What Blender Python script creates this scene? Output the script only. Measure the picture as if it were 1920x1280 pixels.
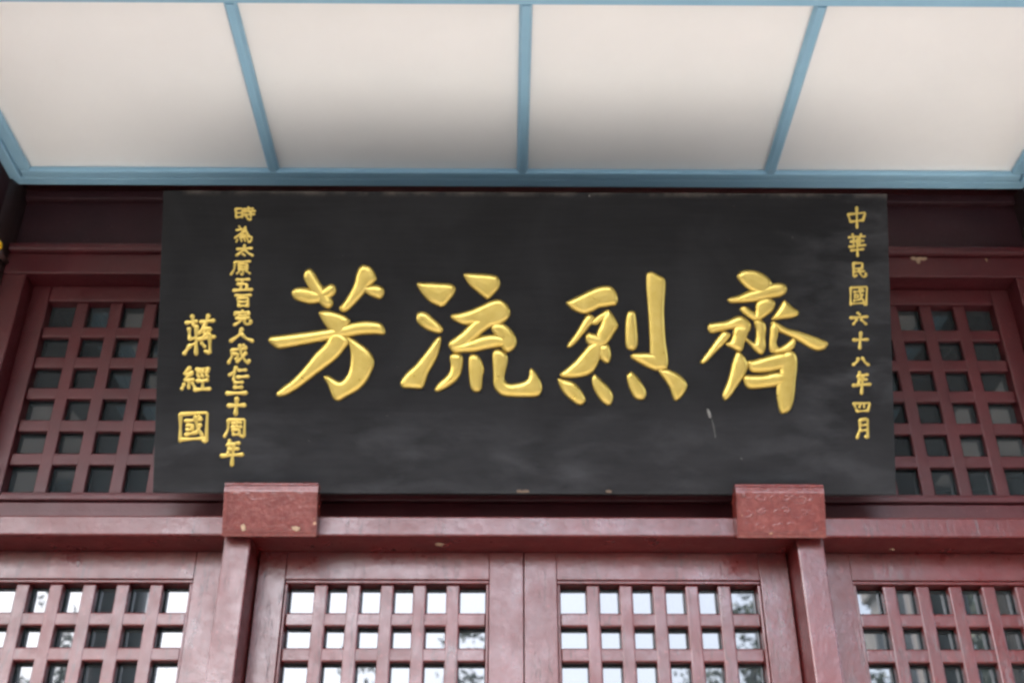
import bpy, bmesh, math, random
import numpy as np
from mathutils import Vector, Matrix
from mathutils.geometry import delaunay_2d_cdt
R = math.radians
random.seed(7)
for o in list(bpy.data.objects):
    bpy.data.objects.remove(o)
S = bpy.context.scene
COL = S.collection

# ------------------------------------------------------------- camera
cam_d = bpy.data.cameras.new('camera')
cam = bpy.data.objects.new('camera', cam_d)
COL.objects.link(cam)
cam.location = (0, 0, 1.6)
cam.rotation_euler = (R(90 + 31.4), 0, R(-0.41))
cam_d.sensor_width = 36
cam_d.lens = 40.5
cam_d.clip_end = 2000
cam_d.clip_start = 0.05
cam_d.dof.use_dof = True
cam_d.dof.focus_distance = 4.1
cam_d.dof.aperture_fstop = 2.2
S.camera = cam

# ------------------------------------------------------------- sky, sun, exposure
SUN_EL, SUN_AZ = 52, -32          # azimuth: degrees from straight behind the camera towards the right
w = bpy.data.worlds.new('World')
S.world = w
w.use_nodes = True
nt = w.node_tree
nt.nodes.clear()
sky = nt.nodes.new('ShaderNodeTexSky')
sky.sky_type = 'NISHITA'
sky.sun_disc = False
sky.sun_elevation = R(SUN_EL)
sky.sun_rotation = R(180 - SUN_AZ)
sky.dust_density = 4.0
sky.air_density = 1.0
hs = nt.nodes.new('ShaderNodeHueSaturation')
hs.inputs['Saturation'].default_value = 0.8     # overcast: the cloud deck takes the blue out
bg = nt.nodes.new('ShaderNodeBackground')
bg.inputs['Strength'].default_value = 0.15
wo = nt.nodes.new('ShaderNodeOutputWorld')
nt.links.new(sky.outputs[0], hs.inputs['Color'])
nt.links.new(hs.outputs[0], bg.inputs['Color'])
nt.links.new(bg.outputs[0], wo.inputs['Surface'])
sd = bpy.data.lights.new('sun', 'SUN')
sd.energy = 0.5
sd.angle = R(14)
sd.color = (1.0, 0.96, 0.9)
sun = bpy.data.objects.new('sun', sd)
COL.objects.link(sun)
sv = Vector((math.sin(R(SUN_AZ)) * math.cos(R(SUN_EL)), -math.cos(R(SUN_AZ)) * math.cos(R(SUN_EL)), math.sin(R(SUN_EL))))
sun.rotation_euler = (-sv).to_track_quat('-Z', 'Y').to_euler()
S.view_settings.view_transform = 'Standard'
S.view_settings.look = 'None'
S.view_settings.gamma = 1
S.view_settings.exposure = 4.1
S.render.engine = 'CYCLES'
S.cycles.filter_width = 2.8
S.cycles.max_bounces = 10
S.cycles.diffuse_bounces = 6


# ------------------------------------------------------------- materials
class NT:
    def __init__(s, name):
        s.m = bpy.data.materials.new(name)
        s.m.use_nodes = True
        s.t = s.m.node_tree
        s.b = s.t.nodes['Principled BSDF']

    def n(s, typ, **kw):
        nd = s.t.nodes.new(typ)
        for k, v in kw.items():
            if k in nd.inputs.keys():
                nd.inputs[k].default_value = v
            else:
                setattr(nd, k, v)
        return nd

    def l(s, a, b):
        s.t.links.new(a, b)

    def coord(s, scale=(1, 1, 1), space='world'):
        if space == 'world':
            src = s.n('ShaderNodeNewGeometry').outputs['Position']
        else:
            src = s.n('ShaderNodeTexCoord').outputs['Object']
        mp = s.n('ShaderNodeMapping')
        mp.inputs['Scale'].default_value = scale
        s.l(src, mp.inputs['Vector'])
        return mp.outputs[0]

    def noise(s, co, scale, detail=4, rough=0.55, dist=0.0):
        nd = s.n('ShaderNodeTexNoise')
        nd.inputs['Scale'].default_value = scale
        nd.inputs['Detail'].default_value = detail
        nd.inputs['Roughness'].default_value = rough
        nd.inputs['Distortion'].default_value = dist
        s.l(co, nd.inputs['Vector'])
        return nd.outputs['Fac']

    def ramp(s, fac, stops):
        r = s.n('ShaderNodeValToRGB')
        e = r.color_ramp.elements
        while len(e) < len(stops):
            e.new(0.5)
        for el, (p, c) in zip(e, stops):
            el.position = p
            el.color = (c, c, c, 1) if isinstance(c, (int, float)) else tuple(c) + (1,)
        s.l(fac, r.inputs[0])
        return r.outputs[0]

    def mix(s, fac, a, b, mode='MIX'):
        m = s.n('ShaderNodeMix', data_type='RGBA', blend_type=mode)
        for sock, v in ((m.inputs[0], fac), (m.inputs[6], a), (m.inputs[7], b)):
            if isinstance(v, (int, float)):
                sock.default_value = v
            elif isinstance(v, tuple):
                sock.default_value = v + (1,)
            else:
                s.l(v, sock)
        return m.outputs[2]

    def bump(s, h, strength, dist, prev=None):
        b = s.n('ShaderNodeBump')
        b.inputs['Strength'].default_value = strength
        b.inputs['Distance'].default_value = dist
        s.l(h, b.inputs['Height'])
        if prev is not None:
            s.l(prev, b.inputs['Normal'])
        return b.outputs[0]

    def set(s, color=None, rough=None, normal=None, **kw):
        for nm, v in (('Base Color', color), ('Roughness', rough), ('Normal', normal)):
            if v is None:
                continue
            if isinstance(v, (int, float)):
                s.b.inputs[nm].default_value = v
            elif isinstance(v, tuple):
                s.b.inputs[nm].default_value = v + (1,)
            else:
                s.l(v, s.b.inputs[nm])
        for k, v in kw.items():
            s.b.inputs[k.replace('_', ' ')].default_value = v
        return s.m


def red_paint(name, col, dark, rough=(0.24, 0.46), crack=True, spec=0.49):
    t = NT(name)
    co = t.coord()
    n1 = t.noise(co, 5, 5)
    n2 = t.noise(co, 60, 3)
    c = t.mix(t.ramp(n1, [(0.3, 0.0), (0.7, 1.0)]), dark, col)
    c = t.mix(t.ramp(n2, [(0.62, 0.0), (0.75, 0.55)]), c, tuple(min(1, x * 1.7 + 0.02) for x in col))
    h = n2
    nrm = t.bump(t.noise(co, 22, 4), 0.12, 0.01)
    nrm = t.bump(n2, 0.22, 0.004, nrm)
    if crack:
        wn = t.n('ShaderNodeTexNoise')
        wn.inputs['Scale'].default_value = 9
        t.l(co, wn.inputs['Vector'])
        wv = t.n('ShaderNodeMix', data_type='RGBA', blend_type='LINEAR_LIGHT')
        wv.inputs[0].default_value = 0.06
        t.l(co, wv.inputs[6])
        t.l(wn.outputs['Color'], wv.inputs[7])
        v = t.n('ShaderNodeTexVoronoi', feature='DISTANCE_TO_EDGE')
        v.inputs['Scale'].default_value = 13
        t.l(wv.outputs[2], v.inputs['Vector'])
        cr = t.ramp(v.outputs['Distance'], [(0.0, 0.8), (0.016, 0.0)])
        gate = t.ramp(t.noise(co, 2.3, 2), [(0.52, 0.0), (0.62, 1.0)])
        cm = t.mix(1.0, cr, gate, 'MULTIPLY')
        c = t.mix(cm, c, tuple(x * 0.35 for x in dark))
        nrm = t.bump(t.mix(1.0, (1.0, 1.0, 1.0), cm, 'SUBTRACT'), 0.12, 0.002, nrm)
        # hairline cracks that run up and down, and worn dull scuffs
        hl = t.ramp(t.noise(t.coord((16, 16, 1.6)), 1.0, 5, 0.6), [(0.489, 0.0), (0.5, 0.85), (0.511, 0.0)])
        hl = t.mix(1.0, hl, t.ramp(t.noise(co, 3.1, 3), [(0.42, 0.0), (0.52, 1.0)]), 'MULTIPLY')
        c = t.mix(hl, c, tuple(x * 0.3 for x in dark))
        sc = t.ramp(t.noise(co, 34, 6, 0.7), [(0.60, 0.0), (0.68, 0.5)])
        sc = t.mix(1.0, sc, t.ramp(t.noise(co, 4.3, 3), [(0.45, 0.0), (0.62, 1.0)]), 'MULTIPLY')
        c = t.mix(sc, c, (0.10, 0.028, 0.027))
        nrm = t.bump(t.mix(1.0, (1.0, 1.0, 1.0), t.mix(1.0, hl, sc, 'SCREEN'), 'SUBTRACT'), 0.25, 0.002, nrm)
    rg = t.ramp(t.noise(co, 7, 7, 0.72), [(0.34, rough[0]), (0.66, rough[1])])
    return t.set(c, rg, nrm, Specular_IOR_Level=spec)


RED = red_paint('red_paint', (0.064, 0.0050, 0.0050), (0.043, 0.0036, 0.0038))
RED_UP = red_paint('red_paint_upper', (0.050, 0.0056, 0.0078), (0.035, 0.0041, 0.0060), rough=(0.35, 0.55), crack=False, spec=0.36)
FRIEZE = red_paint('dark_maroon_paint', (0.026, 0.0085, 0.0105), (0.018, 0.006, 0.008), rough=(0.4, 0.6), crack=False, spec=0.2)


def carved_paint():
    t = NT('carved_red_paint')
    co = t.coord()
    n = t.noise(co, 26, 4, 0.6)
    c = t.mix(t.ramp(n, [(0.35, 0.0), (0.7, 1.0)]), (0.068, 0.0085, 0.0072), (0.092, 0.015, 0.012))
    c = t.mix(t.ramp(t.noise(co, 48, 5, 0.6, 1.2), [(0.48, 0.0), (0.72, 0.4)]), c, (0.17, 0.055, 0.045))
    chips = t.ramp(t.noise(co, 42, 3, 0.5), [(0.70, 0.0), (0.74, 0.9)])
    c = t.mix(chips, c, (0.26, 0.15, 0.09))
    nrm = t.bump(t.noise(co, 60, 5, 0.65), 0.42, 0.006)
    return t.set(c, t.ramp(n, [(0.3, 0.15), (0.7, 0.28)]), nrm, Specular_IOR_Level=0.5)


CARVED = carved_paint()


def blue_paint():
    t = NT('blue_paint')
    co = t.coord()
    n = t.noise(co, 6, 4)
    c = t.mix(t.ramp(n, [(0.3, 0.0), (0.7, 1.0)]), (0.225, 0.41, 0.535), (0.255, 0.445, 0.57))
    return t.set(c, 0.45, t.bump(t.noise(co, 40, 3), 0.15, 0.003))


BLUE = blue_paint()


def white_panel():
    t = NT('white_panel')
    co = t.coord()
    n = t.noise(co, 1.6, 5, 0.6)
    c = t.mix(t.ramp(n, [(0.3, 0.0), (0.7, 1.0)]), (0.765, 0.775, 0.755), (0.815, 0.825, 0.805))
    sp = t.ramp(t.noise(co, 70, 2), [(0.74, 0.0), (0.78, 0.25)])
    c = t.mix(sp, c, (0.5, 0.47, 0.43))
    return t.set(c, 0.6, t.bump(t.noise(co, 3, 3), 0.1, 0.01))


WHITE = white_panel()


def board_lacquer():
    t = NT('black_lacquer')
    co = t.coord(space='object')
    cg = t.coord((1.0, 8, 14), 'object')
    g = t.noise(cg, 5, 6, 0.65)
    n = t.noise(co, 2.6, 6, 0.62, 0.6)
    c = t.mix(t.ramp(g, [(0.3, 0.0), (0.75, 1.0)]), (0.0042, 0.0042, 0.0048), (0.0082, 0.0082, 0.0092))
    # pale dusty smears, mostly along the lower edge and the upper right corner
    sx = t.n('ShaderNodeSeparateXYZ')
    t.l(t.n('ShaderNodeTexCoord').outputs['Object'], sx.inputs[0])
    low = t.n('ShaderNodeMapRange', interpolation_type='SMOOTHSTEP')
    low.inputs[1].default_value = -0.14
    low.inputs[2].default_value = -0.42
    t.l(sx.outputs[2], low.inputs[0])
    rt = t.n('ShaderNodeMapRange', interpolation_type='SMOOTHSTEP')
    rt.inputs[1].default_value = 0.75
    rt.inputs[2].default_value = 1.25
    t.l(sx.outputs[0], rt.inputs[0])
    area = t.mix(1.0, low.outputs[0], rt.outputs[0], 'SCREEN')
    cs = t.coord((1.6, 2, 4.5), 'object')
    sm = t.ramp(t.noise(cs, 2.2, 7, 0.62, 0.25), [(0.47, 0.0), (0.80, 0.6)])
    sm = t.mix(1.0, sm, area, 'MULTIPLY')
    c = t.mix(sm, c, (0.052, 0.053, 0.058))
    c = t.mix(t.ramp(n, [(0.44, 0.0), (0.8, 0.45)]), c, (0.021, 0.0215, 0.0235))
    low_lift = t.mix(1.0, low.outputs[0], t.ramp(t.noise(cs, 6, 5), [(0.2, 0.15), (0.8, 0.75)]), 'MULTIPLY')
    c = t.mix(low_lift, c, (0.018, 0.018, 0.0195))  # overall brightness of the lower board, painted into the colour
    te = t.n('ShaderNodeMapRange', interpolation_type='SMOOTHSTEP')
    te.inputs[1].default_value = 0.522
    te.inputs[2].default_value = 0.546
    t.l(sx.outputs[2], te.inputs[0])
    tw = t.mix(1.0, te.outputs[0], t.ramp(t.noise(co, 9, 5, 0.7), [(0.42, 0.0), (0.62, 0.8)]), 'MULTIPLY')
    c = t.mix(tw, c, (0.06, 0.052, 0.046))
    fl = t.ramp(t.noise(co, 90, 2), [(0.77, 0.0), (0.80, 0.6)])
    c = t.mix(fl, c, (0.3, 0.28, 0.25))
    return t.set(c, t.ramp(n, [(0.3, 0.42), (0.7, 0.62)]), t.bump(g, 0.15, 0.004), Specular_IOR_Level=0.07)


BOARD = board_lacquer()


def gold():
    t = NT('gold_paint')
    co = t.coord()
    n = t.noise(co, 30, 5, 0.6)
    c = t.mix(t.ramp(n, [(0.25, 0.0), (0.75, 1.0)]), (0.37, 0.268, 0.062), (0.43, 0.322, 0.095))
    wear = t.ramp(t.noise(co, 75, 3), [(0.64, 0.0), (0.85, 0.15)])
    c = t.mix(wear, c, (0.27, 0.15, 0.03))
    return t.set(c, t.ramp(n, [(0.3, 0.27), (0.7, 0.33)]), t.bump(t.noise(t.coord((50, 50, 22)), 1.0, 4), 0.10, 0.003), Metallic=0.85)


GOLD = gold()


def simple(name, col, rough=0.6, scale=8, var=0.25, bump=0.2, **kw):
    t = NT(name)
    co = t.coord()
    n = t.noise(co, scale, 5)
    c = t.mix(t.ramp(n, [(0.3, 0.0), (0.7, 1.0)]), tuple(x * (1 - var) for x in col), tuple(min(1, x * (1 + var)) for x in col))
    return t.set(c, rough, t.bump(n, bump, 0.01), **kw)


def glass():
    t = NT('window_glass')
    co = t.coord()
    nrm = t.bump(t.noise(co, 4, 1), 0.02, 0.01)
    dirt = t.ramp(t.noise(co, 14, 5), [(0.4, 0.0), (0.85, 0.03)])
    return t.set((0.018, 0.022, 0.024), dirt, nrm, IOR=1.65)


GLASS = glass()
WOOD = simple('bare_wood', (0.20, 0.135, 0.085), 0.8, 60)
YELLOW = simple('yellow_glaze', (0.75, 0.45, 0.02), 0.25, 20, 0.1)
STONE = simple('pale_stone', (0.42, 0.40, 0.37), 0.8, 5, 0.2)
PAVE = simple('courtyard_ground', (0.05, 0.05, 0.047), 0.95, 1.5, 0.15)
BOUNCE = simple('bounce_stone', (0.215, 0.201, 0.184), 0.85, 3, 0.12)
BARK = simple('bark', (0.10, 0.075, 0.055), 0.9, 12, 0.4)
LEAF = simple('leaf_green', (0.075, 0.115, 0.045), 0.55, 3, 0.45)
COLP = simple('dark_column_paint', (0.035, 0.015, 0.014), 0.45, 6, 0.2)


# ------------------------------------------------------------- mesh helpers
def link(name, me, mat, parent=None, loc=(0, 0, 0), kind=None):
    o = bpy.data.objects.new(name, me)
    COL.objects.link(o)
    if mat and me and not me.materials:
        me.materials.append(mat)
    o.location = loc
    if parent:
        o.parent = parent
    if kind:
        o['kind'] = kind
    return o


def empty(name, parent=None, loc=(0, 0, 0), label=None, cat=None, group=None):
    o = bpy.data.objects.new(name, None)
    COL.objects.link(o)
    o.location = loc
    o.empty_display_size = 0.1
    if parent:
        o.parent = parent
    if label:
        o['label'] = label
    if cat:
        o['category'] = cat
    if group:
        o['group'] = group
    return o


def box_me(name, dx, dy, dz, bev=0.004, seg=2):
    bm = bmesh.new()
    bmesh.ops.create_cube(bm, size=1)
    bmesh.ops.scale(bm, vec=(dx, dy, dz), verts=bm.verts)
    if bev:
        bmesh.ops.bevel(bm, geom=bm.edges[:], offset=bev, segments=seg, profile=0.5, affect='EDGES')
    me = bpy.data.meshes.new(name)
    bm.to_mesh(me)
    bm.free()
    for p in me.polygons:
        p.use_smooth = False
    return me


def box(name, x0, x1, y0, y1, z0, z1, mat, parent=None, bev=0.004, kind=None):
    me = box_me(name, x1 - x0, y1 - y0, z1 - z0, bev)
    return link(name, me, mat, parent, ((x0 + x1) / 2, (y0 + y1) / 2, (z0 + z1) / 2), kind)


def again(o, loc, name=None):
    c = o.copy()
    if name:
        c.name = name
    COL.objects.link(c)
    c.location = loc
    return c


def lathe(name, prof, mat, parent=None, loc=(0, 0, 0), n=40):
    vs, fs = [], []
    for r, z in prof:
        for i in range(n):
            a = 2 * math.pi * i / n
            vs.append((r * math.cos(a), r * math.sin(a), z))
    for k in range(len(prof) - 1):
        for i in range(n):
            j = (i + 1) % n
            fs.append((k * n + i, k * n + j, (k + 1) * n + j, (k + 1) * n + i))
    fs.append(tuple(range(n))[::-1])
    fs.append(tuple(range((len(prof) - 1) * n, len(prof) * n)))
    me = bpy.data.meshes.new(name)
    me.from_pydata(vs, [], fs)
    for p in me.polygons:
        p.use_smooth = len(p.vertices) == 4
    return link(name, me, mat, parent, loc)


def prism(name, prof, x0, x1, mat, parent=None, loc=(0, 0, 0)):
    """profile (y, z) counter-clockwise, pulled along x"""
    n = len(prof)
    vs = [(x0, y, z) for y, z in prof] + [(x1, y, z) for y, z in prof]
    fs = [tuple(range(n)), tuple(range(2 * n - 1, n - 1, -1))]
    fs += [(i, n + i, n + (i + 1) % n, (i + 1) % n) for i in range(n)]
    bm = bmesh.new()
    bv = [bm.verts.new(v) for v in vs]
    for f in fs:
        bm.faces.new([bv[i] for i in f])
    bmesh.ops.recalc_face_normals(bm, faces=bm.faces[:])
    me = bpy.data.meshes.new(name)
    bm.to_mesh(me)
    bm.free()
    return link(name, me, mat, parent, loc)


# ------------------------------------------------------------- ground
gm = bpy.data.meshes.new('ground')
gm.from_pydata([(-300, -300, 0), (300, -300, 0), (300, 300, 0), (-300, 300, 0)], [], [(0, 1, 2, 3)])
link('ground', gm, PAVE, kind='structure')
box('bounce_terrace', -3.0, 8.0, -1.2, 4.6, -0.1, 0.02, BOUNCE, None, 0.01, 'structure')  # unseen slab added to bounce light up onto the ceiling

# ------------------------------------------------------------- the hall
Z = 1.6
hall = empty('temple_hall', loc=(0.07, 0, 0), label='dark red timber temple front with lattice doors and a white panelled porch ceiling', cat='temple')


def hbox(name, x0, x1, y0, y1, z0, z1, mat, parent=None, bev=0.004):
    return box(name, x0, x1, y0, y1, z0 + Z, z1 + Z, mat, parent or hall, bev)


# body behind everything, roof, floors
hbox('back_wall', -6.5, 6.5, 4.16, 4.4, -1.6, 3.6, RED_UP, bev=0)
hbox('roof', -7, 7, 0.25, 5.2, 3.62, 3.8, STONE, bev=0)
for s in (-1, 1):
    x0, x1 = (2.53, 6.5) if s > 0 else (-6.5, -2.53)
    hbox('side_wall', x0, x1, 3.9, 4.1, -1.6, 3.14, RED_UP, bev=0)
    hbox('side_ceiling', x0 - (0 if s > 0 else 0), x1, 0.9, 3.88, 3.165, 3.2, WHITE, bev=0)

# lintel beam over the doors
hbox('lintel_beam', -2.13, 2.13, 3.79, 4.06, 1.517, 1.592, RED, bev=0.007)
# door posts
for s in (-1, 1):
    hbox('door_post', s - 0.047, s + 0.047, 3.797, 4.05, -1.6, 1.5165, RED, bev=0.006)
    hbox('upper_post', s - 0.055, s + 0.055, 3.905, 4.06, 1.7455, 2.698, RED_UP, bev=0.005)
    hbox('jamb', min(s * 2.035, s * 2.13), max(s * 2.035, s * 2.13), 3.902, 4.06, 1.5925, 2.698, RED_UP, bev=0.005)
    hbox('jamb', min(s * 2.035, s * 2.13), max(s * 2.035, s * 2.13), 3.90, 4.06, -1.6, 1.5165, RED, bev=0.005)
# sill under the upper lattice windows
hbox('sill_rail', -2.034, 2.034, 3.965, 4.06, 1.5925, 1.718, RED_UP, bev=0.005)
hbox('sill_moulding', -2.034, 2.034, 3.95, 4.06, 1.719, 1.745, RED_UP, bev=0.006)
# header, moulding, frieze
hbox('header_board', -2.13, 2.13, 3.90, 4.06, 2.70, 2.80, RED_UP, bev=0.006)
hbox('header_moulding', -2.13, 2.13, 3.876, 4.06, 2.801, 2.842, RED_UP, bev=0.012)
hbox('frieze_panel', -2.13, 2.13, 3.935, 4.06, 2.843, 3.09, FRIEZE, bev=0.003)
hbox('frieze_moulding', -2.13, 2.13, 3.905, 4.06, 3.091, 3.138, FRIEZE, bev=0.008)

# columns at the wall and along the front edge of the porch
for s in (-1, 1):
    lathe('column', [(0.27, 0), (0.27, 0.05), (0.23, 0.12), (0.20, 0.16), (0.20, 3.14 + Z)], COLP, hall, (s * 2.33, 3.93, 0))
    lathe('column', [(0.27, 0), (0.27, 0.05), (0.23, 0.12), (0.18, 0.16), (0.17, 2.955 + Z)], COLP, hall, (2.62 if s > 0 else -2.43, 1.0, 0))
    hbox('side_beam', min(s * 2.165, s * 2.5), max(s * 2.165, s * 2.5), 0.85, 3.89, 2.93, 3.62, FRIEZE, bev=0.01)
hbox('front_beam', -6.5, 6.5, 0.84, 1.14, 2.96, 3.13, FRIEZE, bev=0.01)


# ------------------------------------------------------------- lattices
def lattice(part, x0, x1, z0, z1, nc, nr, bar, yf, depth, mat, tilt=0.25, pane_gap=0.0):
    """bars and panes of one lattice, all children of part (which sits at the hall's origin)"""
    px, pz = (x1 - x0) / nc, (z1 - z0) / nr
    b = None
    zc = (z0 + z1) / 2
    for i in range(1, nc):
        p = (x0 + i * px + random.uniform(-.0012, .0012), yf + depth / 2, zc + Z)
        if b is None:
            b = link('lattice_bar', box_me('lattice_bar', bar, depth, z1 - z0, 0.006, 3), mat, part, p)
        else:
            again(b, p)
    b = None
    xc = (x0 + x1) / 2
    for j in range(1, nr):
        p = (xc, yf + 0.0015 + depth / 2, z0 + j * pz + Z + random.uniform(-.0012, .0012))
        if b is None:
            b = link('lattice_bar', box_me('lattice_bar', x1 - x0, depth, bar, 0.006, 3), mat, part, p)
        else:
            again(b, p)
    g = None
    yp = yf + depth + 0.012 + pane_gap
    for i in range(nc):
        for j in range(nr):
            p = (x0 + (i + .5) * px, yp, z0 + (j + .5) * pz + Z)
            if g is None:
                g = c = link('pane', box_me('pane', px - 0.006, 0.004, pz - 0.006, 0), GLASS, part, p)
            else:
                c = again(g, p)
            c.rotation_euler = (R(random.gauss(0, tilt)), 0, R(random.gauss(0, tilt)))


def door(x0, x1, l0, l1, label=None):
    """x0..x1 leaf, l0..l1 lattice opening"""
    d = empty('door', hall)
    if label:
        d['label'] = label
    yf = 3.94
    top, lt, l_top = 1.5165, 1.4135, 1.3995
    lb = l_top - 7 * 0.1251
    hbox('stile', x0, l0 - 0.012, yf, 4.05, -1.58, top, RED, d, 0.0025)
    hbox('stile', l1 + 0.012, x1, yf, 4.05, -1.58, top, RED, d, 0.0025)
    hbox('rail', l0 - 0.0115, l1 + 0.0115, yf + 0.0008, 4.05, lt, top, RED, d, 0.0025)
    hbox('rail', l0 - 0.0115, l1 + 0.0115, yf + 0.0008, 4.05, lb - 0.13, lb - 0.012, RED, d, 0.0025)
    hbox('rail', l0 - 0.0115, l1 + 0.0115, yf + 0.0008, 4.05, -1.58, -1.42, RED, d, 0.0025)
    hbox('lower_panel', l0 - 0.0115, l1 + 0.0115, yf + 0.02, 4.05, -1.42, lb - 0.13, RED, d, 0.004)
    # stepped moulding round the lattice
    hbox('moulding', l0 - 0.0115, l1 + 0.0115, yf + 0.006, 4.04, l_top + 0.001, lt - 0.0005, RED, d, 0.004)
    hbox('moulding', l0 - 0.0115, l1 + 0.0115, yf + 0.006, 4.04, lb - 0.0115, lb - 0.0005, RED, d, 0.004)
    hbox('moulding', l0 - 0.0115, l0 - 0.0005, yf + 0.007, 4.04, lb, l_top + 0.0005, RED, d, 0.004)
    hbox('moulding', l1 + 0.0005, l1 + 0.0115, yf + 0.007, 4.04, lb, l_top + 0.0005, RED, d, 0.004)
    lattice(d, l0, l1, lb, l_top, 6, 7, 0.048, yf + 0.015, 0.034, RED)
    return d


door(-0.947, -0.0015, -0.8363, -0.1342)
door(0.0015, 0.947, 0.1297, 0.8317)
door(-2.03, -1.055, -1.8952, -1.1863)
door(1.055, 2.03, 1.1847, 1.8936)


def window(x0, x1, l0, l1, nc):
    d = empty('lattice_window', hall)
    yf = 3.988
    zt, zb = 2.622, 1.768
    hbox('stile', x0, l0, yf, 4.05, 1.746, 2.697, RED_UP, d, 0.005)
    hbox('stile', l1, x1, yf, 4.05, 1.746, 2.697, RED_UP, d, 0.005)
    hbox('rail', l0 + 0.0005, l1 - 0.0005, yf + 0.0008, 4.05, zt, 2.697, RED_UP, d, 0.005)
    hbox('rail', l0 + 0.0005, l1 - 0.0005, yf + 0.0008, 4.05, 1.746, zb, RED_UP, d, 0.005)
    lattice(d, l0, l1, zb, zt, nc, 6, 0.050, 4.0, 0.026, RED_UP, 0.8)


window(-2.033, -1.057, -1.957, -1.112, 6)
window(1.057, 2.033, 1.112, 1.957, 6)
window(-0.943, 0.943, -0.888, 0.888, 12)

# ------------------------------------------------------------- porch ceiling
ceil = empty('ceiling', hall)
PX = 1.047
ys = [3.78, 2.83, 1.88]
# panels
pn = None
for k in range(3):
    y1 = 3.80 if k == 0 else ys[k]
    y0 = ys[k + 1] if k < 2 else 1.0
    for i in range(-2, 2):
        hbox('ceiling_panel', i * PX + 0.001, (i + 1) * PX - 0.001, y0 + .001, y1 - .001, 3.157 + random.uniform(0, .0015), 3.172, WHITE, ceil, 0)


def rib_prof(wd, h):
    a = wd / 2
    return [(-a, h), (-a, h * .55), (-a * .55, 0), (a * .55, 0), (a, h * .55), (a, h)]


def rib(name, xa, ya, xb, yb, wd, z0, h):
    """moulded batten under the ceiling from a to b"""
    L = math.hypot(xb - xa, yb - ya)
    o = prism(name, rib_prof(wd, h), -L / 2, L / 2, BLUE, ceil, ((xa + xb) / 2, (ya + yb) / 2, z0 + Z))
    o.rotation_euler.z = math.atan2(yb - ya, xb - xa)
    return o


segs = [(3.765, 2.855), (2.805, 1.905), (1.855, 1.145)]
for i in (-1, 0, 1):
    for ya, yb in segs:
        rib('ceiling_rib', i * PX, ya, i * PX, yb, 0.046, 3.128, 0.028)
for y in ys[1:]:
    rib('ceiling_rib', -2.07, y, 2.07, y, 0.050, 3.124, 0.032)
# border trim: flat board plus a stepped inner moulding
hbox('ceiling_trim', -2.16, 2.16, 3.812, 3.861, 3.1295, 3.155, BLUE, ceil, 0.005)
hbox('ceiling_trim', -2.11, 2.11, 3.766, 3.8115, 3.128, 3.155, BLUE, ceil, 0.008)
for s in (-1, 1):
    hbox('ceiling_trim', min(s * 2.115, s * 2.163), max(s * 2.115, s * 2.163), 1.15, 3.811, 3.118, 3.155, BLUE, ceil, 0.005)
    hbox('ceiling_trim', min(s * 2.065, s * 2.1145), max(s * 2.065, s * 2.1145), 1.15, 3.7655, 3.128, 3.155, BLUE, ceil, 0.008)


# ------------------------------------------------------------- paint chips that show bare wood
def chip(x, y, z, pts, nrm, parent=hall):
    """thin ragged scab, 1.5 mm proud; pts in mm in the plane of the face"""
    bm = bmesh.new()
    n = len(pts)
    lo, hi = [], []
    for a, b in pts:
        if nrm == 'front':
            lo.append(bm.verts.new((a / 1000, 0, b / 1000)))
            hi.append(bm.verts.new((a / 1000 * .85, -0.0018, b / 1000 * .85)))
        else:
            lo.append(bm.verts.new((a / 1000, b / 1000, 0)))
            hi.append(bm.verts.new((a / 1000 * .85, b / 1000 * .85, -0.0018)))
    bm.faces.new(hi)
    for i in range(n):
        bm.faces.new((lo[i], lo[(i + 1) % n], hi[(i + 1) % n], hi[i]))
    bmesh.ops.recalc_face_normals(bm, faces=bm.faces[:])
    me = bpy.data.meshes.new('paint_chip')
    bm.to_mesh(me)
    bm.free()
    return link('paint_chip', me, WOOD, parent, (x, y, z + Z))


chip(1.648, 3.8985, 2.788, [(-34, 9), (-20, 14), (-8, 6), (6, 12), (20, 8), (34, 11), (36, -2), (20, -6), (6, -5), (2, -22), (-8, -24), (-12, -6), (-28, -4)], 'front')
chip(1.93, 3.8985, 2.785, [(-3, 9), (3, 8), (3, -8), (-2, -9)], 'front')
chip(-0.30, 3.865, 1.5165, [(-16, 2), (-6, 13), (8, 13), (17, 3), (8, -11), (-8, -11)], 'under')
chip(1.32, 3.90, 1.5165, [(-9, 2), (-3, 9), (6, 8), (9, -3), (1, -8)], 'under')

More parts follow.
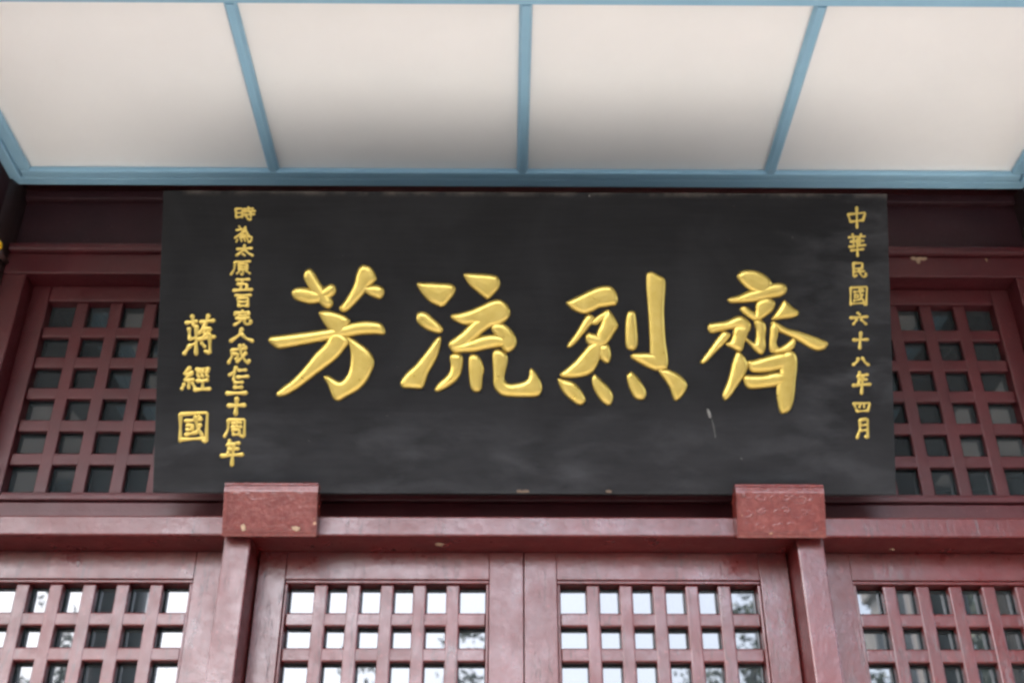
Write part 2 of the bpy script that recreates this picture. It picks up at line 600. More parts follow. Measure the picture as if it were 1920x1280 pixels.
# ------------------------------------------------------------- carved blocks that carry the plaque
def support(x, seed, label, plain, wd):
    rnd = random.Random(seed)
    r = empty('plaque_bracket', loc=(x + 0.07, 3.79, 1.49 + Z), label=label, cat='bracket', group='carved blocks under the plaque')
    # seat and body (local: y = 0 is the beam's front face)
    def fy(z):                      # the front face leans out towards the top, under an upright lip
        return -0.098 + max(0, 0.150 - z) * 0.36
    prof = [(-0.004, 0.018), (fy(.006), 0.006), (fy(.014) - .002, 0.014), (fy(.150), 0.150), (-0.0985, 0.155), (-0.0975, 0.182), (-0.090, 0.188), (-0.050, 0.186),
            (-0.042, 0.160), (-0.004, 0.148)]
    prism('block', prof, -wd / 2, wd / 2, CARVED, r)
    # raised border on the front face and along the lip
    a = wd / 2

    def strip(x0, x1, z0, z1):
        e = 0.0045
        prism('border', [(fy(z0) + .003, z0 - .0005), (fy(z0) - e, z0 + .002), (fy(z1) - e, z1 - .002), (fy(z1) + .003, z1 + .0005)], x0, x1, CARVED, r)
    strip(-a + .004, a - .004, 0.014, 0.025)
    strip(-a + .004, -a + .016, 0.0265, 0.148)
    strip(a - .016, a - .004, 0.0265, 0.148)
    prism('border', [(-0.096, 0.171), (-0.1025, 0.173), (-0.1020, 0.180), (-0.096, 0.183)], -a + .002, a - .002, CARVED, r)
    # scrolls carved in low relief
    bm = bmesh.new()

    def tube(pts, rad):
        prev = None
        for i, (px, pz) in enumerate(pts):
            q0 = pts[max(0, i - 1)]
            q1 = pts[min(len(pts) - 1, i + 1)]
            dx, dz = q1[0] - q0[0], q1[1] - q0[1]
            L = math.hypot(dx, dz) or 1
            nx, nz = -dz / L, dx / L
            rr = rad * (0.55 + 0.45 * math.sin(math.pi * (i + .5) / len(pts)))
            ring = []
            for k in range(5):
                t = math.pi * k / 4
                yb = fy(pz) + 0.001
                ring.append(bm.verts.new((px + nx * rr * math.cos(t), yb - rr * 0.55 * math.sin(t) * plain, pz + nz * rr * math.cos(t))))
            if prev:
                for k in range(4):
                    bm.faces.new((prev[k], prev[k + 1], ring[k + 1], ring[k]))
            prev = ring
    for i in range(32):
        cx = -a + 0.03 + (wd - 0.06) * ((i % 8) + rnd.random() * .7) / 8
        cz = 0.042 + 0.048 * (i // 8) + rnd.uniform(-.006, .006)
        r0 = rnd.uniform(.010, .020)
        a0 = rnd.uniform(0, 6.28)
        sg = rnd.choice((-1, 1))
        pts = []
        for k in range(14):
            th = a0 + sg * k * 0.42
            rr = r0 * (1 - k / 17)
            px = max(-a + .02, min(a - .02, cx + 1.5 * rr * math.cos(th)))
            pz = max(.024, min(.165, cz + rr * math.sin(th)))
            pts.append((px, pz))
        tube(pts, rnd.uniform(.0045, .0068))
    bmesh.ops.recalc_face_normals(bm, faces=bm.faces[:])
    me = bpy.data.meshes.new('scroll_carving')
    bm.to_mesh(me)
    bm.free()
    for p in me.polygons:
        p.use_smooth = True
    link('scroll_carving', me, CARVED, r)
    return r


b1 = support(-0.881, 3, 'carved red wooden block under left part of the black plaque, with two pale paint chips', 0.35, 0.325)
b2 = support(0.890, 8, 'carved red wooden block under right part of the black plaque, crisp scroll carving', 1.0, 0.308)


def bracket_chip(r, x, z, pts):
    c = chip(x, -0.0585, z - Z, pts, 'front', r)
    c.scale = (1, 3, 1)
    c.rotation_euler.x = R(20)


bracket_chip(b1, -0.088, 0.032, [(-10, 8), (0, 14), (9, 4), (8, -10), (-4, -12)])
bracket_chip(b1, 0.092, 0.030, [(-16, 6), (0, 8), (16, 4), (14, -6), (2, -10), (-12, -3)])

# ------------------------------------------------------------- yellow knob at the left edge
kn = empty('yellow_knob', loc=(-2.058, 3.80, 2.752 + Z), label='small glossy yellow knob at the left end of the dark red header board', cat='knob')
k = lathe('knob_cap', [(0.006, 0.0), (0.016, 0.001), (0.024, 0.008), (0.028, 0.018), (0.026, 0.029), (0.016, 0.038), (0.004, 0.041)], YELLOW, kn, (0, 0, 0), 28)
k.rotation_euler.x = R(90)
k = lathe('knob_stem', [(0.012, 0), (0.012, 0.098)], COLP, kn, (0, 0.0985, 0), 16)
k.rotation_euler.x = R(90)

# ------------------------------------------------------------- the plaque
TILT = math.atan2(0.468, 0.986)
plaque = empty('plaque', loc=(0.07, 3.771, 1.668 + Z), label='long black lacquered wooden plaque with four large gilded brush characters, leaning forward over the doors', cat='plaque')
plaque.rotation_euler.x = TILT
HB = 1.092
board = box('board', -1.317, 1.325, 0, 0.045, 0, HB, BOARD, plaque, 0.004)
board.location.x = 0.004


def mark(x, z, pts, mat, name):
    c = chip(x, -0.0003, z - Z, pts, 'front', plaque)
    c.name = name
    c.data = c.data.copy()
    c.data.materials[0] = mat
    return c


CHIPE = simple('bare_board_edge', (0.07, 0.045, 0.03), 0.85, 60)
SPLASH = simple('dried_white_splash', (0.10, 0.097, 0.092), 0.8, 90, 0.3)
DUST = simple('dust_streak', (0.03, 0.0295, 0.029), 0.9, 90, 0.4)
mark(0.662, 0.288, [(-9, 16), (-4, 17), (4, 4), (8, -12), (4, -17), (-2, -14), (-6, 0)], SPLASH, 'white_splash')
mark(0.676, 0.235, [(-7, 34), (-4, 33), (4, 5), (9, -30), (6, -36), (0, -8)], DUST, 'dust_streak')
mark(0.774, 0.127, [(-5, 2), (0, 5), (5, 1), (2, -4)], DUST, 'dust_streak')
mark(0.236, 1.079, [(-4, 0), (0, 4), (4, 1), (1, -4)], SPLASH, 'white_splash')
mark(-0.005, 0.0115, [(-22, 3), (-10, 5), (-4, 1), (6, 4), (22, 3), (24, -5), (4, -7), (-20, -6)], CHIPE, 'chipped_edge')
mark(0.30, 0.010, [(-12, 4), (2, 6), (13, 2), (8, -5), (-8, -4)], CHIPE, 'chipped_edge')
BIG = [
 [[(-780,807),(-793,799),(-799,779),(-793,758),(-771,724),(-743,683),(-722,664),(-702,661),(-691,672),(-692,693),(-712,720),(-736,754),(-764,797)],
  [(-841,715),(-834,731),(-812,738),(-776,734),(-744,726),(-717,743),(-699,751),(-683,743),(-679,727),(-685,711),(-703,697),(-734,683),(-770,676),(-797,681),(-827,692)],
  [(-581,821),(-597,814),(-608,789),(-616,752),(-636,711),(-657,679),(-668,665),(-664,652),(-648,647),(-628,659),(-604,684),(-581,711),(-564,736),(-544,755),(-535,768),(-540,789),(-556,812)],
  [(-586,739),(-564,745),(-537,748),(-514,741),(-506,727),(-509,707),(-523,695),(-545,702),(-573,716)],
  [(-742,645),(-733,652),(-697,652),(-657,640),(-634,627),(-627,616),(-636,593),(-651,561),(-678,557),(-696,575),(-719,602),(-735,629)],
  [(-920,544),(-913,558),(-893,562),(-831,570),(-763,579),(-705,588),(-652,600),(-616,611),(-575,616),(-535,614),(-515,607),(-503,591),(-501,573),(-509,565),(-539,567),(-588,565),(-633,557),(-695,547),(-762,534),(-821,523),(-874,514),(-892,517),(-910,531)],
  [(-696,570),(-713,538),(-748,502),(-783,457),(-822,412),(-862,380),(-884,360),(-887,349),(-877,342),(-852,347),(-813,369),(-760,410),(-711,448),(-672,480),(-645,514),(-628,543),(-642,561),(-669,575)],
  [(-642,557),(-632,534),(-624,498),(-624,462),(-631,431),(-648,406),(-663,399),(-682,408),(-702,419),(-718,417),(-717,406),(-706,390),(-696,365),(-687,343),(-676,330),(-660,328),(-638,341),(-594,366),(-567,395),(-550,426),(-539,458),(-542,485),(-560,512),(-588,534),(-619,554)]],
 [[(-221,784),(-215,791),(-183,792),(-141,789),(-107,785),(-92,773),(-88,752),(-94,733),(-111,714),(-128,698),(-138,698),(-153,707),(-174,724),(-200,747),(-215,771)],
  [(-390,751),(-381,757),(-343,757),(-301,755),(-267,753),(-252,744),(-248,732),(-256,711),(-271,692),(-287,673),(-302,667),(-317,673),(-347,689),(-372,717),(-385,738)],
  [(-390,630),(-386,645),(-371,651),(-352,647),(-333,632),(-312,613),(-295,596),(-292,584),(-303,572),(-324,574),(-350,583),(-375,600),(-388,615)],
  [(-303,562),(-298,554),(-301,529),(-311,491),(-327,457),(-344,428),(-354,398),(-362,377),(-374,371),(-406,373),(-433,375),(-444,387),(-440,406),(-419,434),(-390,461),(-365,493),(-341,524),(-320,552)],
  [(-267,634),(-262,641),(-233,647),(-195,658),(-157,675),(-119,692),(-94,697),(-73,688),(-56,669),(-51,648),(-58,627),(-77,610),(-110,597),(-148,597),(-182,603),(-220,603),(-245,613),(-262,624)],
  [(-199,605),(-219,584),(-244,563),(-267,546),(-274,531),(-267,516),(-248,506),(-219,516),(-181,546),(-156,569),(-131,588),(-106,605),(-98,622),(-132,635),(-174,626)],
  [(-248,501),(-215,502),(-173,506),(-131,515),(-97,522),(-76,523),(-51,530),(-43,542),(-64,559),(-89,567),(-123,569),(-156,563),(-186,552),(-215,542),(-240,537),(-261,529),(-265,512)],
  [(-119,597),(-106,610),(-81,610),(-60,599),(-39,576),(-28,551),(-30,528),(-43,511),(-60,504),(-76,513),(-89,534),(-102,563),(-117,580)],
  [(-269,482),(-265,497),(-248,501),(-229,497),(-220,483),(-221,457),(-227,428),(-241,403),(-264,384),(-289,369),(-308,361),(-320,365),(-320,375),(-308,394),(-285,415),(-269,436),(-265,457)],
  [(-200,483),(-194,495),(-177,498),(-162,489),(-150,466),(-144,441),(-149,412),(-151,382),(-157,365),(-172,360),(-187,367),(-195,386),(-199,420),(-201,453)],
  [(-115,496),(-110,510),(-93,516),(-72,506),(-60,492),(-60,466),(-68,429),(-70,408),(-55,393),(-22,395),(3,404),(16,420),(18,439),(25,448),(41,433),(58,404),(65,379),(60,358),(45,345),(4,343),(-47,344),(-80,349),(-101,366),(-111,387),(-112,420),(-114,462)]],
 [[(150,683),(159,693),(195,711),(233,730),(267,744),(297,748),(316,744),(332,724),(338,700),(333,679),(317,673),(271,666),(246,653),(220,645),(199,647),(170,662)],
  [(224,641),(239,643),(252,632),(245,611),(228,590),(207,564),(186,539),(165,522),(153,524),(157,539),(178,568),(199,602),(214,628)],
  [(237,611),(250,628),(275,647),(298,661),(311,654),(305,637),(279,620),(262,606),(250,605)],
  [(300,660),(315,649),(338,605),(325,577),(300,539),(274,522),(258,514),(245,531),(256,560),(263,586),(275,611),(283,637)],
  [(220,564),(228,576),(241,576),(266,569),(287,556),(283,531),(258,526),(235,531),(222,543)],
  [(249,543),(275,543),(283,522),(274,489),(262,459),(245,434),(219,419),(182,413),(144,414),(128,421),(129,431),(153,450),(182,476),(207,505),(228,530)],
  [(270,531),(300,535),(310,514),(312,489),(304,468),(291,467),(276,478),(266,497)],
  [(368,641),(374,654),(387,657),(399,652),(403,633),(406,599),(409,561),(407,531),(398,516),(384,512),(370,518),(364,535),(363,573),(364,611)],
  [(441,786),(449,798),(464,799),(487,787),(506,776),(511,757),(508,710),(505,659),(506,608),(509,548),(516,498),(517,464),(509,445),(480,441),(454,455),(451,498),(450,548),(448,607),(445,667),(441,731)],
  [(381,489),(390,502),(417,505),(451,505),(476,498),(492,477),(492,451),(475,439),(450,447),(425,460),(400,474)],
  [(119,404),(123,412),(144,408),(173,400),(194,383),(211,358),(220,337),(215,323),(198,315),(177,325),(148,350),(129,377)],
  [(242,413),(251,427),(263,419),(282,400),(303,381),(318,354),(317,331),(307,316),(292,317),(273,333),(255,360),(244,388)],
  [(368,424),(377,436),(387,436),(404,420),(422,397),(436,371),(437,351),(426,336),(409,335),(393,344),(378,371),(369,401)],
  [(480,441),(509,447),(534,439),(563,422),(582,399),(584,380),(571,355),(550,334),(537,334),(529,351),(521,376),(504,405)]],
 [[(770,779),(777,798),(802,808),(839,805),(870,791),(890,773),(897,755),(887,725),(864,702),(842,716),(815,732),(790,752)],
  [(733,696),(740,705),(769,713),(806,729),(837,738),(865,748),(897,758),(924,761),(944,753),(951,739),(944,721),(923,709),(891,703),(855,695),(814,688),(773,686),(746,686)],
  [(837,688),(855,702),(882,707),(902,695),(906,679),(895,657),(872,638),(853,625),(835,621),(822,631),(831,652)],
  [(778,661),(784,673),(800,675),(818,663),(836,650),(845,634),(835,620),(815,629),(791,647)],
  [(828,620),(849,627),(867,616),(872,593),(868,557),(869,525),(860,504),(846,500),(829,513),(811,534),(794,552),(798,561),(816,550),(829,547),(834,584)],
  [(660,597),(666,612),(695,617),(731,623),(763,638),(786,639),(808,624),(818,606),(812,584),(796,574),(776,592),(744,590),(708,583),(676,575),(663,583)],
  [(758,601),(790,606),(812,597),(805,570),(794,543),(786,516),(770,510),(748,520),(726,531),(726,542),(739,549),(748,565)],
  [(710,579),(728,583),(742,574),(739,561),(716,533),(693,511),(671,488),(652,469),(639,465),(632,474),(646,495),(671,529)],
  [(936,697),(950,691),(972,671),(990,659),(990,646),(976,634),(944,629),(908,625),(890,627),(899,643),(918,670)],
  [(887,611),(899,622),(921,611),(952,595),(993,584),(1033,571),(1069,557),(1091,546),(1093,535),(1079,519),(1054,513),(1023,525),(987,548),(951,566),(916,584),(907,598)],
  [(887,602),(901,620),(916,598),(914,566),(908,539),(919,521),(896,507),(882,514),(881,543),(884,575)],
  [(905,520),(933,534),(956,552),(972,561),(978,543),(969,521),(941,507),(914,505),(896,507)],
  [(763,509),(779,506),(797,486),(805,461),(796,434),(773,398),(749,362),(731,340),(718,334),(711,344),(711,362),(728,403),(740,443),(749,479)],
  [(801,475),(824,480),(860,491),(901,502),(932,507),(959,494),(949,457),(913,444),(877,437),(832,434),(809,443)],
  [(786,410),(793,425),(823,426),(863,428),(899,436),(931,435),(948,417),(939,394),(903,385),(858,378),(813,375),(793,385)],
  [(918,493),(941,512),(968,512),(981,489),(981,449),(975,403),(970,359),(964,327),(952,300),(932,288),(916,291),(908,318),(904,363),(907,403),(917,444),(916,475)]],
]
SMALL = [
 (9.6, [[(-1051,1024),(-1048,993)],[(-1051,1024),(-1027,1026),(-1027,993)],[(-1049,1009),(-1028,1010)],[(-1048,993),(-1027,996)],[(-1022,1023),(-988,1026)],[(-1005,1031),(-1004,1014)],[(-1024,1014),(-980,1017)],[(-1021,1002),(-982,1005)],[(-997,1014),(-994,983),(-1006,986)],[(-1013,998),(-1008,992)]]),
 (9.6, [[(-1037,960),(-1030,952)],[(-1046,946),(-1010,951),(-1016,939)],[(-1013,958),(-1029,935),(-1051,917)],[(-1026,937),(-1005,940),(-1008,929)],[(-1029,927),(-999,930),(-1002,920)],[(-1033,919),(-989,923),(-992,905),(-1002,902)],[(-1042,911),(-1045,903)],[(-1029,913),(-1026,905)],[(-1017,914),(-1013,906)],[(-1007,915),(-1003,909)]]),
 (11.6, [[(-1041,876),(-988,880)],[(-1015,891),(-1016,875),(-1043,853)],[(-1014,874),(-999,860),(-984,853)],[(-1021,859),(-1013,853)]]),
 (10.6, [[(-1048,829),(-993,832)],[(-1048,829),(-1049,804),(-1061,783)],[(-1019,829),(-1026,822)],[(-1035,821),(-1033,802)],[(-1035,821),(-1002,822),(-1003,803)],[(-1033,811),(-1003,812)],[(-1033,802),(-1003,803)],[(-1018,802),(-1017,782),(-1025,785)],[(-1031,795),(-1040,787)],[(-1007,797),(-992,787)]]),
 (13.5, [[(-1040,764),(-995,766)],[(-1018,765),(-1026,728)],[(-1037,748),(-1001,749),(-1004,728)],[(-1051,725),(-984,729)]]),
 (12.5, [[(-1043,707),(-987,709)],[(-1014,708),(-1020,698)],[(-1033,697),(-1030,667)],[(-1033,697),(-997,699),(-997,668)],[(-1030,683),(-997,685)],[(-1030,669),(-997,670)]]),
 (14.5, [[(-1016,653),(-1015,647)],[(-1042,645),(-1043,636)],[(-1042,643),(-991,647),(-995,637)],[(-1028,633),(-1004,635)],[(-1037,624),(-992,626)],[(-1020,624),(-1026,610),(-1044,600)],[(-1008,624),(-1008,608),(-1000,602),(-985,606),(-985,616)]]),
 (16.4, [[(-1016,587),(-1021,567),(-1056,541)],[(-1017,567),(-1000,551),(-976,542)]]),
 (14.5, [[(-1049,510),(-999,515)],[(-1049,510),(-1049,486),(-1061,462)],[(-1047,495),(-1027,497),(-1029,476),(-1036,479)],[(-1022,528),(-1016,493),(-1000,469),(-988,462),(-987,474)],[(-999,500),(-1016,480),(-1031,466)],[(-1010,528),(-999,519)]]),
 (15.4, [[(-1032,448),(-1040,431),(-1057,419)],[(-1040,431),(-1040,400)],[(-1024,436),(-997,438)],[(-1028,412),(-989,415)]]),
 (17.4, [[(-1037,392),(-1009,394)],[(-1038,375),(-1010,376)],[(-1064,354),(-994,356)]]),
 (18.3, [[(-1057,310),(-998,312)],[(-1027,337),(-1030,279)]]),
 (13.5, [[(-1055,259),(-1056,224),(-1068,199)],[(-1055,259),(-997,261),(-998,199),(-1011,203)],[(-1042,247),(-1010,249)],[(-1026,256),(-1026,234)],[(-1043,234),(-1009,235)],[(-1039,224),(-1037,205)],[(-1039,224),(-1014,225),(-1015,207)],[(-1037,207),(-1015,208)]]),
 (16.4, [[(-1048,187),(-1057,168)],[(-1051,174),(-1014,177)],[(-1051,155),(-1017,157)],[(-1051,174),(-1052,136)],[(-1077,132),(-1001,137)],[(-1034,175),(-1038,98)]]),
 (17.4, [[(-1217,607),(-1179,613)],[(-1196,633),(-1190,596)],[(-1165,610),(-1117,616)],[(-1137,636),(-1150,596)],[(-1206,587),(-1202,548)],[(-1204,548),(-1178,553)],[(-1179,596),(-1178,494)],[(-1204,525),(-1181,531)],[(-1201,525),(-1221,494)],[(-1150,596),(-1169,568)],[(-1156,585),(-1125,588),(-1157,551)],[(-1152,573),(-1144,565)],[(-1171,548),(-1113,557)],[(-1131,568),(-1128,497),(-1145,505)],[(-1159,534),(-1147,520)]]),
 (16.4, [[(-1198,446),(-1220,421),(-1189,423)],[(-1189,430),(-1219,398),(-1184,403)],[(-1201,401),(-1200,372)],[(-1217,387),(-1225,368)],[(-1188,390),(-1179,375)],[(-1175,439),(-1130,442)],[(-1165,433),(-1173,422),(-1164,411)],[(-1150,434),(-1158,422),(-1150,413)],[(-1134,435),(-1142,423),(-1133,413)],[(-1171,398),(-1133,401)],[(-1151,399),(-1150,370)],[(-1180,366),(-1124,370)]]),
 (16.4, [[(-1226,279),(-1224,183)],[(-1226,279),(-1131,285),(-1132,181),(-1144,187)],[(-1224,189),(-1136,194)],[(-1208,255),(-1151,261)],[(-1201,239),(-1201,223)],[(-1201,239),(-1181,241),(-1182,225)],[(-1201,223),(-1182,225)],[(-1206,206),(-1173,213)],[(-1173,271),(-1166,232),(-1147,204)],[(-1154,243),(-1170,211)],[(-1161,272),(-1153,266)]]),
 (10.6, [[(1180,1014),(1188,986)],[(1180,1014),(1243,1021),(1233,991)],[(1188,987),(1233,993)],[(1212,1040),(1211,965)]]),
 (10.6, [[(1180,929),(1206,932)],[(1194,941),(1198,921)],[(1212,930),(1238,933)],[(1225,941),(1218,921)],[(1186,913),(1233,917)],[(1197,919),(1197,894)],[(1220,921),(1218,897)],[(1181,894),(1239,901)],[(1187,881),(1232,886)],[(1210,921),(1210,860)]]),
 (10.6, [[(1194,834),(1227,835),(1225,814)],[(1194,814),(1225,815)],[(1194,834),(1193,784),(1205,790)],[(1193,802),(1232,805)],[(1213,815),(1218,796),(1228,783),(1239,787),(1238,797)]]),
 (9.6, [[(1182,744),(1180,681)],[(1182,744),(1241,748),(1236,680),(1229,684)],[(1180,686),(1234,689)],[(1193,729),(1228,732)],[(1196,718),(1196,708)],[(1196,718),(1209,720),(1207,709)],[(1196,708),(1207,709)],[(1192,697),(1213,701)],[(1214,739),(1217,713),(1228,695)],[(1225,720),(1214,700)],[(1222,740),(1227,736)]]),
 (12.5, [[(1204,653),(1212,646)],[(1178,634),(1239,639)],[(1201,628),(1188,611)],[(1216,629),(1234,612)]]),
 (13.5, [[(1186,554),(1238,556)],[(1214,581),(1208,523)]]),
 (13.5, [[(1202,488),(1199,477),(1183,464)],[(1216,490),(1226,474),(1239,464)]]),
 (13.5, [[(1206,438),(1198,421)],[(1203,426),(1234,429)],[(1202,410),(1230,412)],[(1203,426),(1201,393)],[(1180,390),(1242,395)],[(1217,427),(1210,361)]]),
 (10.6, [[(1181,326),(1192,297)],[(1181,325),(1240,328),(1231,298)],[(1205,324),(1201,311)],[(1218,325),(1218,312)],[(1192,298),(1231,300)]]),
 (12.5, [[(1202,266),(1201,232),(1190,202)],[(1202,266),(1229,271),(1228,202),(1219,208)],[(1202,247),(1227,250)],[(1202,229),(1227,231)]]),
]


def smooth(pts, k=4):
    P = np.array(pts, float) / 1000
    n = len(P)
    out = []
    for i in range(n):
        a, b, c, d = P[i - 1], P[i], P[(i + 1) % n], P[(i + 2) % n]
        for j in range(k):
            t = j / k
            out.append(0.5 * ((2 * b) + (c - a) * t + (2 * a - 5 * b + 4 * c - d) * t * t + (3 * b - a - 3 * c + d) * t ** 3))
    return np.array(out)


def inside(P, q):
    x, y = q[:, 0][:, None], q[:, 1][:, None]
    x0, y0 = P[:, 0][None], P[:, 1][None]
    x1, y1 = np.roll(P[:, 0], -1)[None], np.roll(P[:, 1], -1)[None]
    cr = ((y0 > y) != (y1 > y)) & (x < (x1 - x0) * (y - y0) / (y1 - y0 + 1e-12) + x0)
    return cr.sum(1) % 2 == 1


def edge_dist(P, q):
    a, b = P, np.roll(P, -1, 0)
    ab = b - a
    ap = q[:, None, :] - a[None]
    t = np.clip((ap * ab[None]).sum(2) / ((ab ** 2).sum(1)[None] + 1e-12), 0, 1)
    d = ap - ab[None] * t[..., None]
    return np.sqrt((d ** 2).sum(2)).min(1)


def pillow(strokes, H, step, lift=0.0):
    """every brush stroke a swelling of its own, all strokes of one character joined into one mesh"""
    vs, fs, ns = [], [], []
    for si, st in enumerate(strokes):
        P = smooth(st)
        lo, hi = P.min(0), P.max(0)
        gx, gy = np.meshgrid(np.arange(lo[0], hi[0], step), np.arange(lo[1], hi[1], step))
        q = np.stack([gx.ravel(), gy.ravel()], 1)
        q = q[inside(P, q)]
        if len(q):
            d = edge_dist(P, q)
            q = q[d > step * .45]
        allp = np.concatenate([P, q]) if len(q) else P
        co = [Vector((float(a), float(b))) for a, b in allp]
        ed = [(i, (i + 1) % len(P)) for i in range(len(P))]
        ov, oe, of, _, _, _ = delaunay_2d_cdt(co, ed, [], 1, 1e-6)
        pts = np.array([(v.x, v.y) for v in ov])
        dm = max(edge_dist(P, pts).max(), 1e-4)
        wl = min(dm, 0.019)

        def height(p):
            d = np.where(inside(P, p), edge_dist(P, p), 0.0)
            u = np.clip(d / wl, 0, 1)
            return H * min(1.15, 0.25 + dm / 0.022) * np.sqrt(1 - (1 - u) ** 2) * (0.9 + 0.1 * d / dm)
        h = height(pts) + 0.0012 + (si % 5) * 0.00013
        h[:len(P)] = 0.0012 + (si % 5) * 0.00013
        e = 0.0013
        gx = (height(pts + [e, 0]) - height(pts - [e, 0])) / (2 * e)
        gz = (height(pts + [0, e]) - height(pts - [0, e])) / (2 * e)
        nl = np.sqrt(gx * gx + gz * gz + 1)
        ns += [(float(-a / l), float(-1 / l), float(-c / l)) for a, c, l in zip(gx, gz, nl)]
        base = len(vs)
        vs += [(float(p[0]), -float(z), float(p[1])) for p, z in zip(pts, h)]
        for f in of:
            f = list(f)
            a, b, c = (pts[i] for i in f[:3])
            if (b[0] - a[0]) * (c[1] - a[1]) - (b[1] - a[1]) * (c[0] - a[0]) < 0:
                f.reverse()
            fs.append(tuple(base + i for i in f))
        # wall down to the board
        m = len(P)
        e0 = len(vs)
        vs += [(float(p[0]), 0.001, float(p[1])) for p in P]
        top = len(vs)
        vs += [(float(p[0]), -0.0012 - (si % 5) * 0.00013, float(p[1])) for p in P]
        tn = np.roll(P, -1, 0) - np.roll(P, 1, 0)
        area = float(np.sum(P[:, 0] * np.roll(P[:, 1], -1) - np.roll(P[:, 0], -1) * P[:, 1]))
        sg = 1 if area > 0 else -1
        ns += [(sg * float(q[1]) / (float(np.hypot(*q)) + 1e-9), 0.0, -sg * float(q[0]) / (float(np.hypot(*q)) + 1e-9)) for q in tn] * 2
        for i in range(m):
            j = (i + 1) % m
            f = (e0 + i, e0 + j, top + j, top + i)
            fs.append(f if area > 0 else f[::-1])
    me = bpy.data.meshes.new('character')
    me.from_pydata(vs, [], fs)
    for p in me.polygons:
        p.use_smooth = True
    me.normals_split_custom_set_from_vertices(ns)
    return me


for ch in BIG:
    link('character', pillow(ch, 0.0115, 0.004), GOLD, plaque)


def brush_line(strokes, wmm):
    """small characters: half-round ridges along the stroke lines, swelling at the ends like a brush"""
    vs, fs = [], []
    for si, st in enumerate(strokes):
        P = np.array(st, float) / 1000
        L = [0.0]
        for a, b in zip(P[:-1], P[1:]):
            L.append(L[-1] + float(np.hypot(*(b - a))))
        n = max(5, int(L[-1] / 0.004))
        rings = []
        r0 = wmm / 2000 * (0.98 if L[-1] > 0.03 else 0.9)
        for i in range(-1, n + 2):
            t = min(max(i / n, 0), 1) * L[-1]
            p = np.array([np.interp(t, L, P[:, 0]), np.interp(t, L, P[:, 1])])
            e = 1e-4
            q = np.array([np.interp(min(t + e, L[-1]), L, P[:, 0]), np.interp(min(t + e, L[-1]), L, P[:, 1])])
            s = np.array([np.interp(max(t - e, 0), L, P[:, 0]), np.interp(max(t - e, 0), L, P[:, 1])])
            d = q - s
            d = d / (np.hypot(*d) + 1e-12)
            r = r0 * (1.0 + 0.22 * math.cos(2 * math.pi * t / L[-1]) - 0.14 * t / L[-1])
            if i == -1:
                p = p - d * r0 * .8
                r *= 0.35
            if i == n + 1:
                p = p + d * r0 * .8
                r *= 0.35
            nn = np.array([-d[1], d[0]])
            ring = []
            for k in range(7):
                a = math.pi * k / 6
                c = p + nn * r * math.cos(a)
                ring.append(len(vs))
                vs.append((float(c[0]), float(-r * 0.38 * math.sin(a) - 0.0004 - si * 0.00009 + (0.0008 if k in (0, 6) else 0)), float(c[1])))
            rings.append(ring)
        for A, B in zip(rings[:-1], rings[1:]):
            for k in range(6):
                fs.append((A[k], A[k + 1], B[k + 1], B[k]))
        fs.append(tuple(rings[0]))
        fs.append(tuple(rings[-1])[::-1])
    bm = bmesh.new()
    bv = [bm.verts.new(v) for v in vs]
    for f in fs:
        bm.faces.new([bv[i] for i in f])
    bmesh.ops.recalc_face_normals(bm, faces=bm.faces[:])
    me = bpy.data.meshes.new('character')
    bm.to_mesh(me)
    bm.free()
    for p in me.polygons:
        p.use_smooth = True
    return me


for wmm, st in SMALL:
    link('character', brush_line(st, wmm * 0.88), GOLD, plaque)

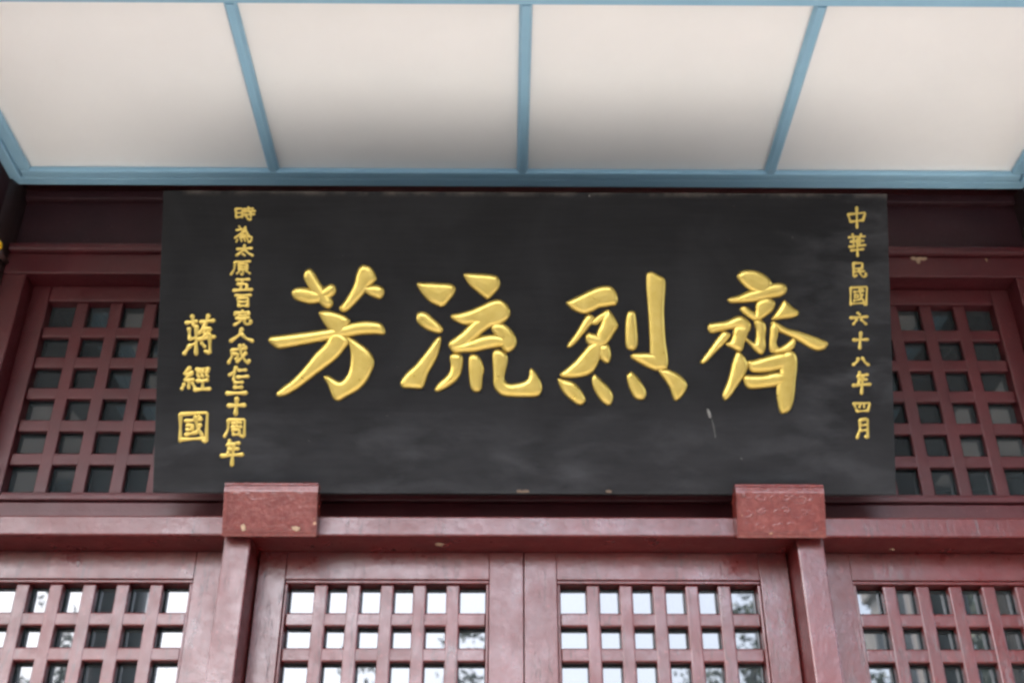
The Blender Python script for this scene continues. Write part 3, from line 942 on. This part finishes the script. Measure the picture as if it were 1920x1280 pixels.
# ------------------------------------------------------------- courtyard in front (seen in the door glass, plus trees added to block sky)
def tree(x, y, h, cr, n, seed, label, lo=0.35):
    rnd = random.Random(seed)
    r = empty('courtyard_tree', loc=(x, y, 0), label=label, cat='tree', group='courtyard trees')
    bm = bmesh.new()

    def limb(a, b, ra, rb):
        a, b = Vector(a), Vector(b)
        d = (b - a).normalized()
        u = d.orthogonal().normalized()
        v = d.cross(u)
        A, B = [], []
        for i in range(8):
            t = i * math.pi / 4
            o = u * math.cos(t) + v * math.sin(t)
            A.append(bm.verts.new(a + o * ra))
            B.append(bm.verts.new(b + o * rb))
        for i in range(8):
            bm.faces.new((A[i], A[(i + 1) % 8], B[(i + 1) % 8], B[i]))
    limb((0, 0, 0), (0.1, 0, h * .5), .2, .13)
    limb((0.1, 0, h * .5), (0, 0, h * .95), .13, .03)
    tips = []
    for i in range(16):
        z = h * rnd.uniform(lo, .85)
        a = rnd.uniform(0, 6.28)
        L = cr * rnd.uniform(.6, 1.0) * (1.2 - z / h * .8)
        e = Vector((L * math.cos(a), L * math.sin(a), z + L * rnd.uniform(.3, .7)))
        limb((0.05, 0, z), e, .06, .015)
        tips.append(e)
    me = bpy.data.meshes.new('trunk')
    bm.to_mesh(me)
    bm.free()
    link('trunk', me, BARK, r)
    tips += [Vector((0, 0, h)), Vector((.2, .1, h * .9))]
    vs, fs = [], []
    for i in range(n):
        c = rnd.choice(tips) * rnd.uniform(.55, 1.04) if rnd.random() < .25 else rnd.choice(tips)
        c = Vector(c)
        c.z = max(c.z, h * (lo - .05))
        p = c + Vector((rnd.gauss(0, 1), rnd.gauss(0, 1), rnd.gauss(0, .8))) * (.16 * cr)
        s = rnd.uniform(.04, .085)
        u = Vector((rnd.gauss(0, 1), rnd.gauss(0, 1), rnd.gauss(0, 1))).normalized()
        v = u.orthogonal().normalized()
        k = len(vs)
        vs += [p - u * s, p + v * s * .4, p + u * s, p - v * s * .4]
        fs.append((k, k + 1, k + 2, k + 3))
    me = bpy.data.meshes.new('crown')
    me.from_pydata(vs, [], fs)
    link('crown', me, LEAF, r)


tree(7.9, -10, 8.9, 2.3, 16000, 1, 'tall dense leafy tree reflected in the right hand door')
tree(12.0, -10.5, 14.0, 4.4, 22000, 2, 'tallest tree, added at the far right to darken the door reflections')  # out of view, added to take sky sheen off the right side
tree(10.5, -14.5, 13.5, 2.8, 14000, 8, 'tall tree added behind the dense one to block sky from the doors')  # unseen blocker, put in against sky light on the right doors
tree(6.0, -10.4, 7.0, 1.2, 6000, 3, 'slim bushy tree just left of the tall dense one')
tree(3.8, -9.8, 7.2, 1.4, 8000, 4, 'small loose tree reflected in the right middle door')
tree(-0.7, -10, 7.1, 0.9, 3500, 5, 'slender tree reflected low in the left middle door')
tree(-2.3, -10.2, 6.7, 0.9, 3000, 6, 'lowest slender tree left of the courtyard middle')
tree(-6.8, -10, 7.2, 1.5, 7000, 7, 'loose leafy tree reflected low in the left door')
tree(7.1, -5.5, 11.0, 2.3, 16000, 9, 'broad tree reflected in the right hand door, placed to cut its sky sheen')  # fills the panes with foliage, also placed to dim the sheen
tree(5.2, -3.6, 11.5, 2.9, 16000, 10, 'high crowned tree added to block sky on the right, its foliage above head height', 0.62)  # added canopy that hides the upper sky from the right side
r = empty('stone_pillar', loc=(4.45, -4.6, 0), label='pale square stone pillar in front of the right hand trees', cat='pillar')
box('shaft', -0.2, 0.2, -0.2, 0.2, 0.3, 6.0, STONE, r, 0.02)
box('plinth', -0.3, 0.3, -0.3, 0.3, 0, 0.3, STONE, r, 0.03)
box('capital', -0.27, 0.27, -0.27, 0.27, 6.0, 6.25, STONE, r, 0.03)
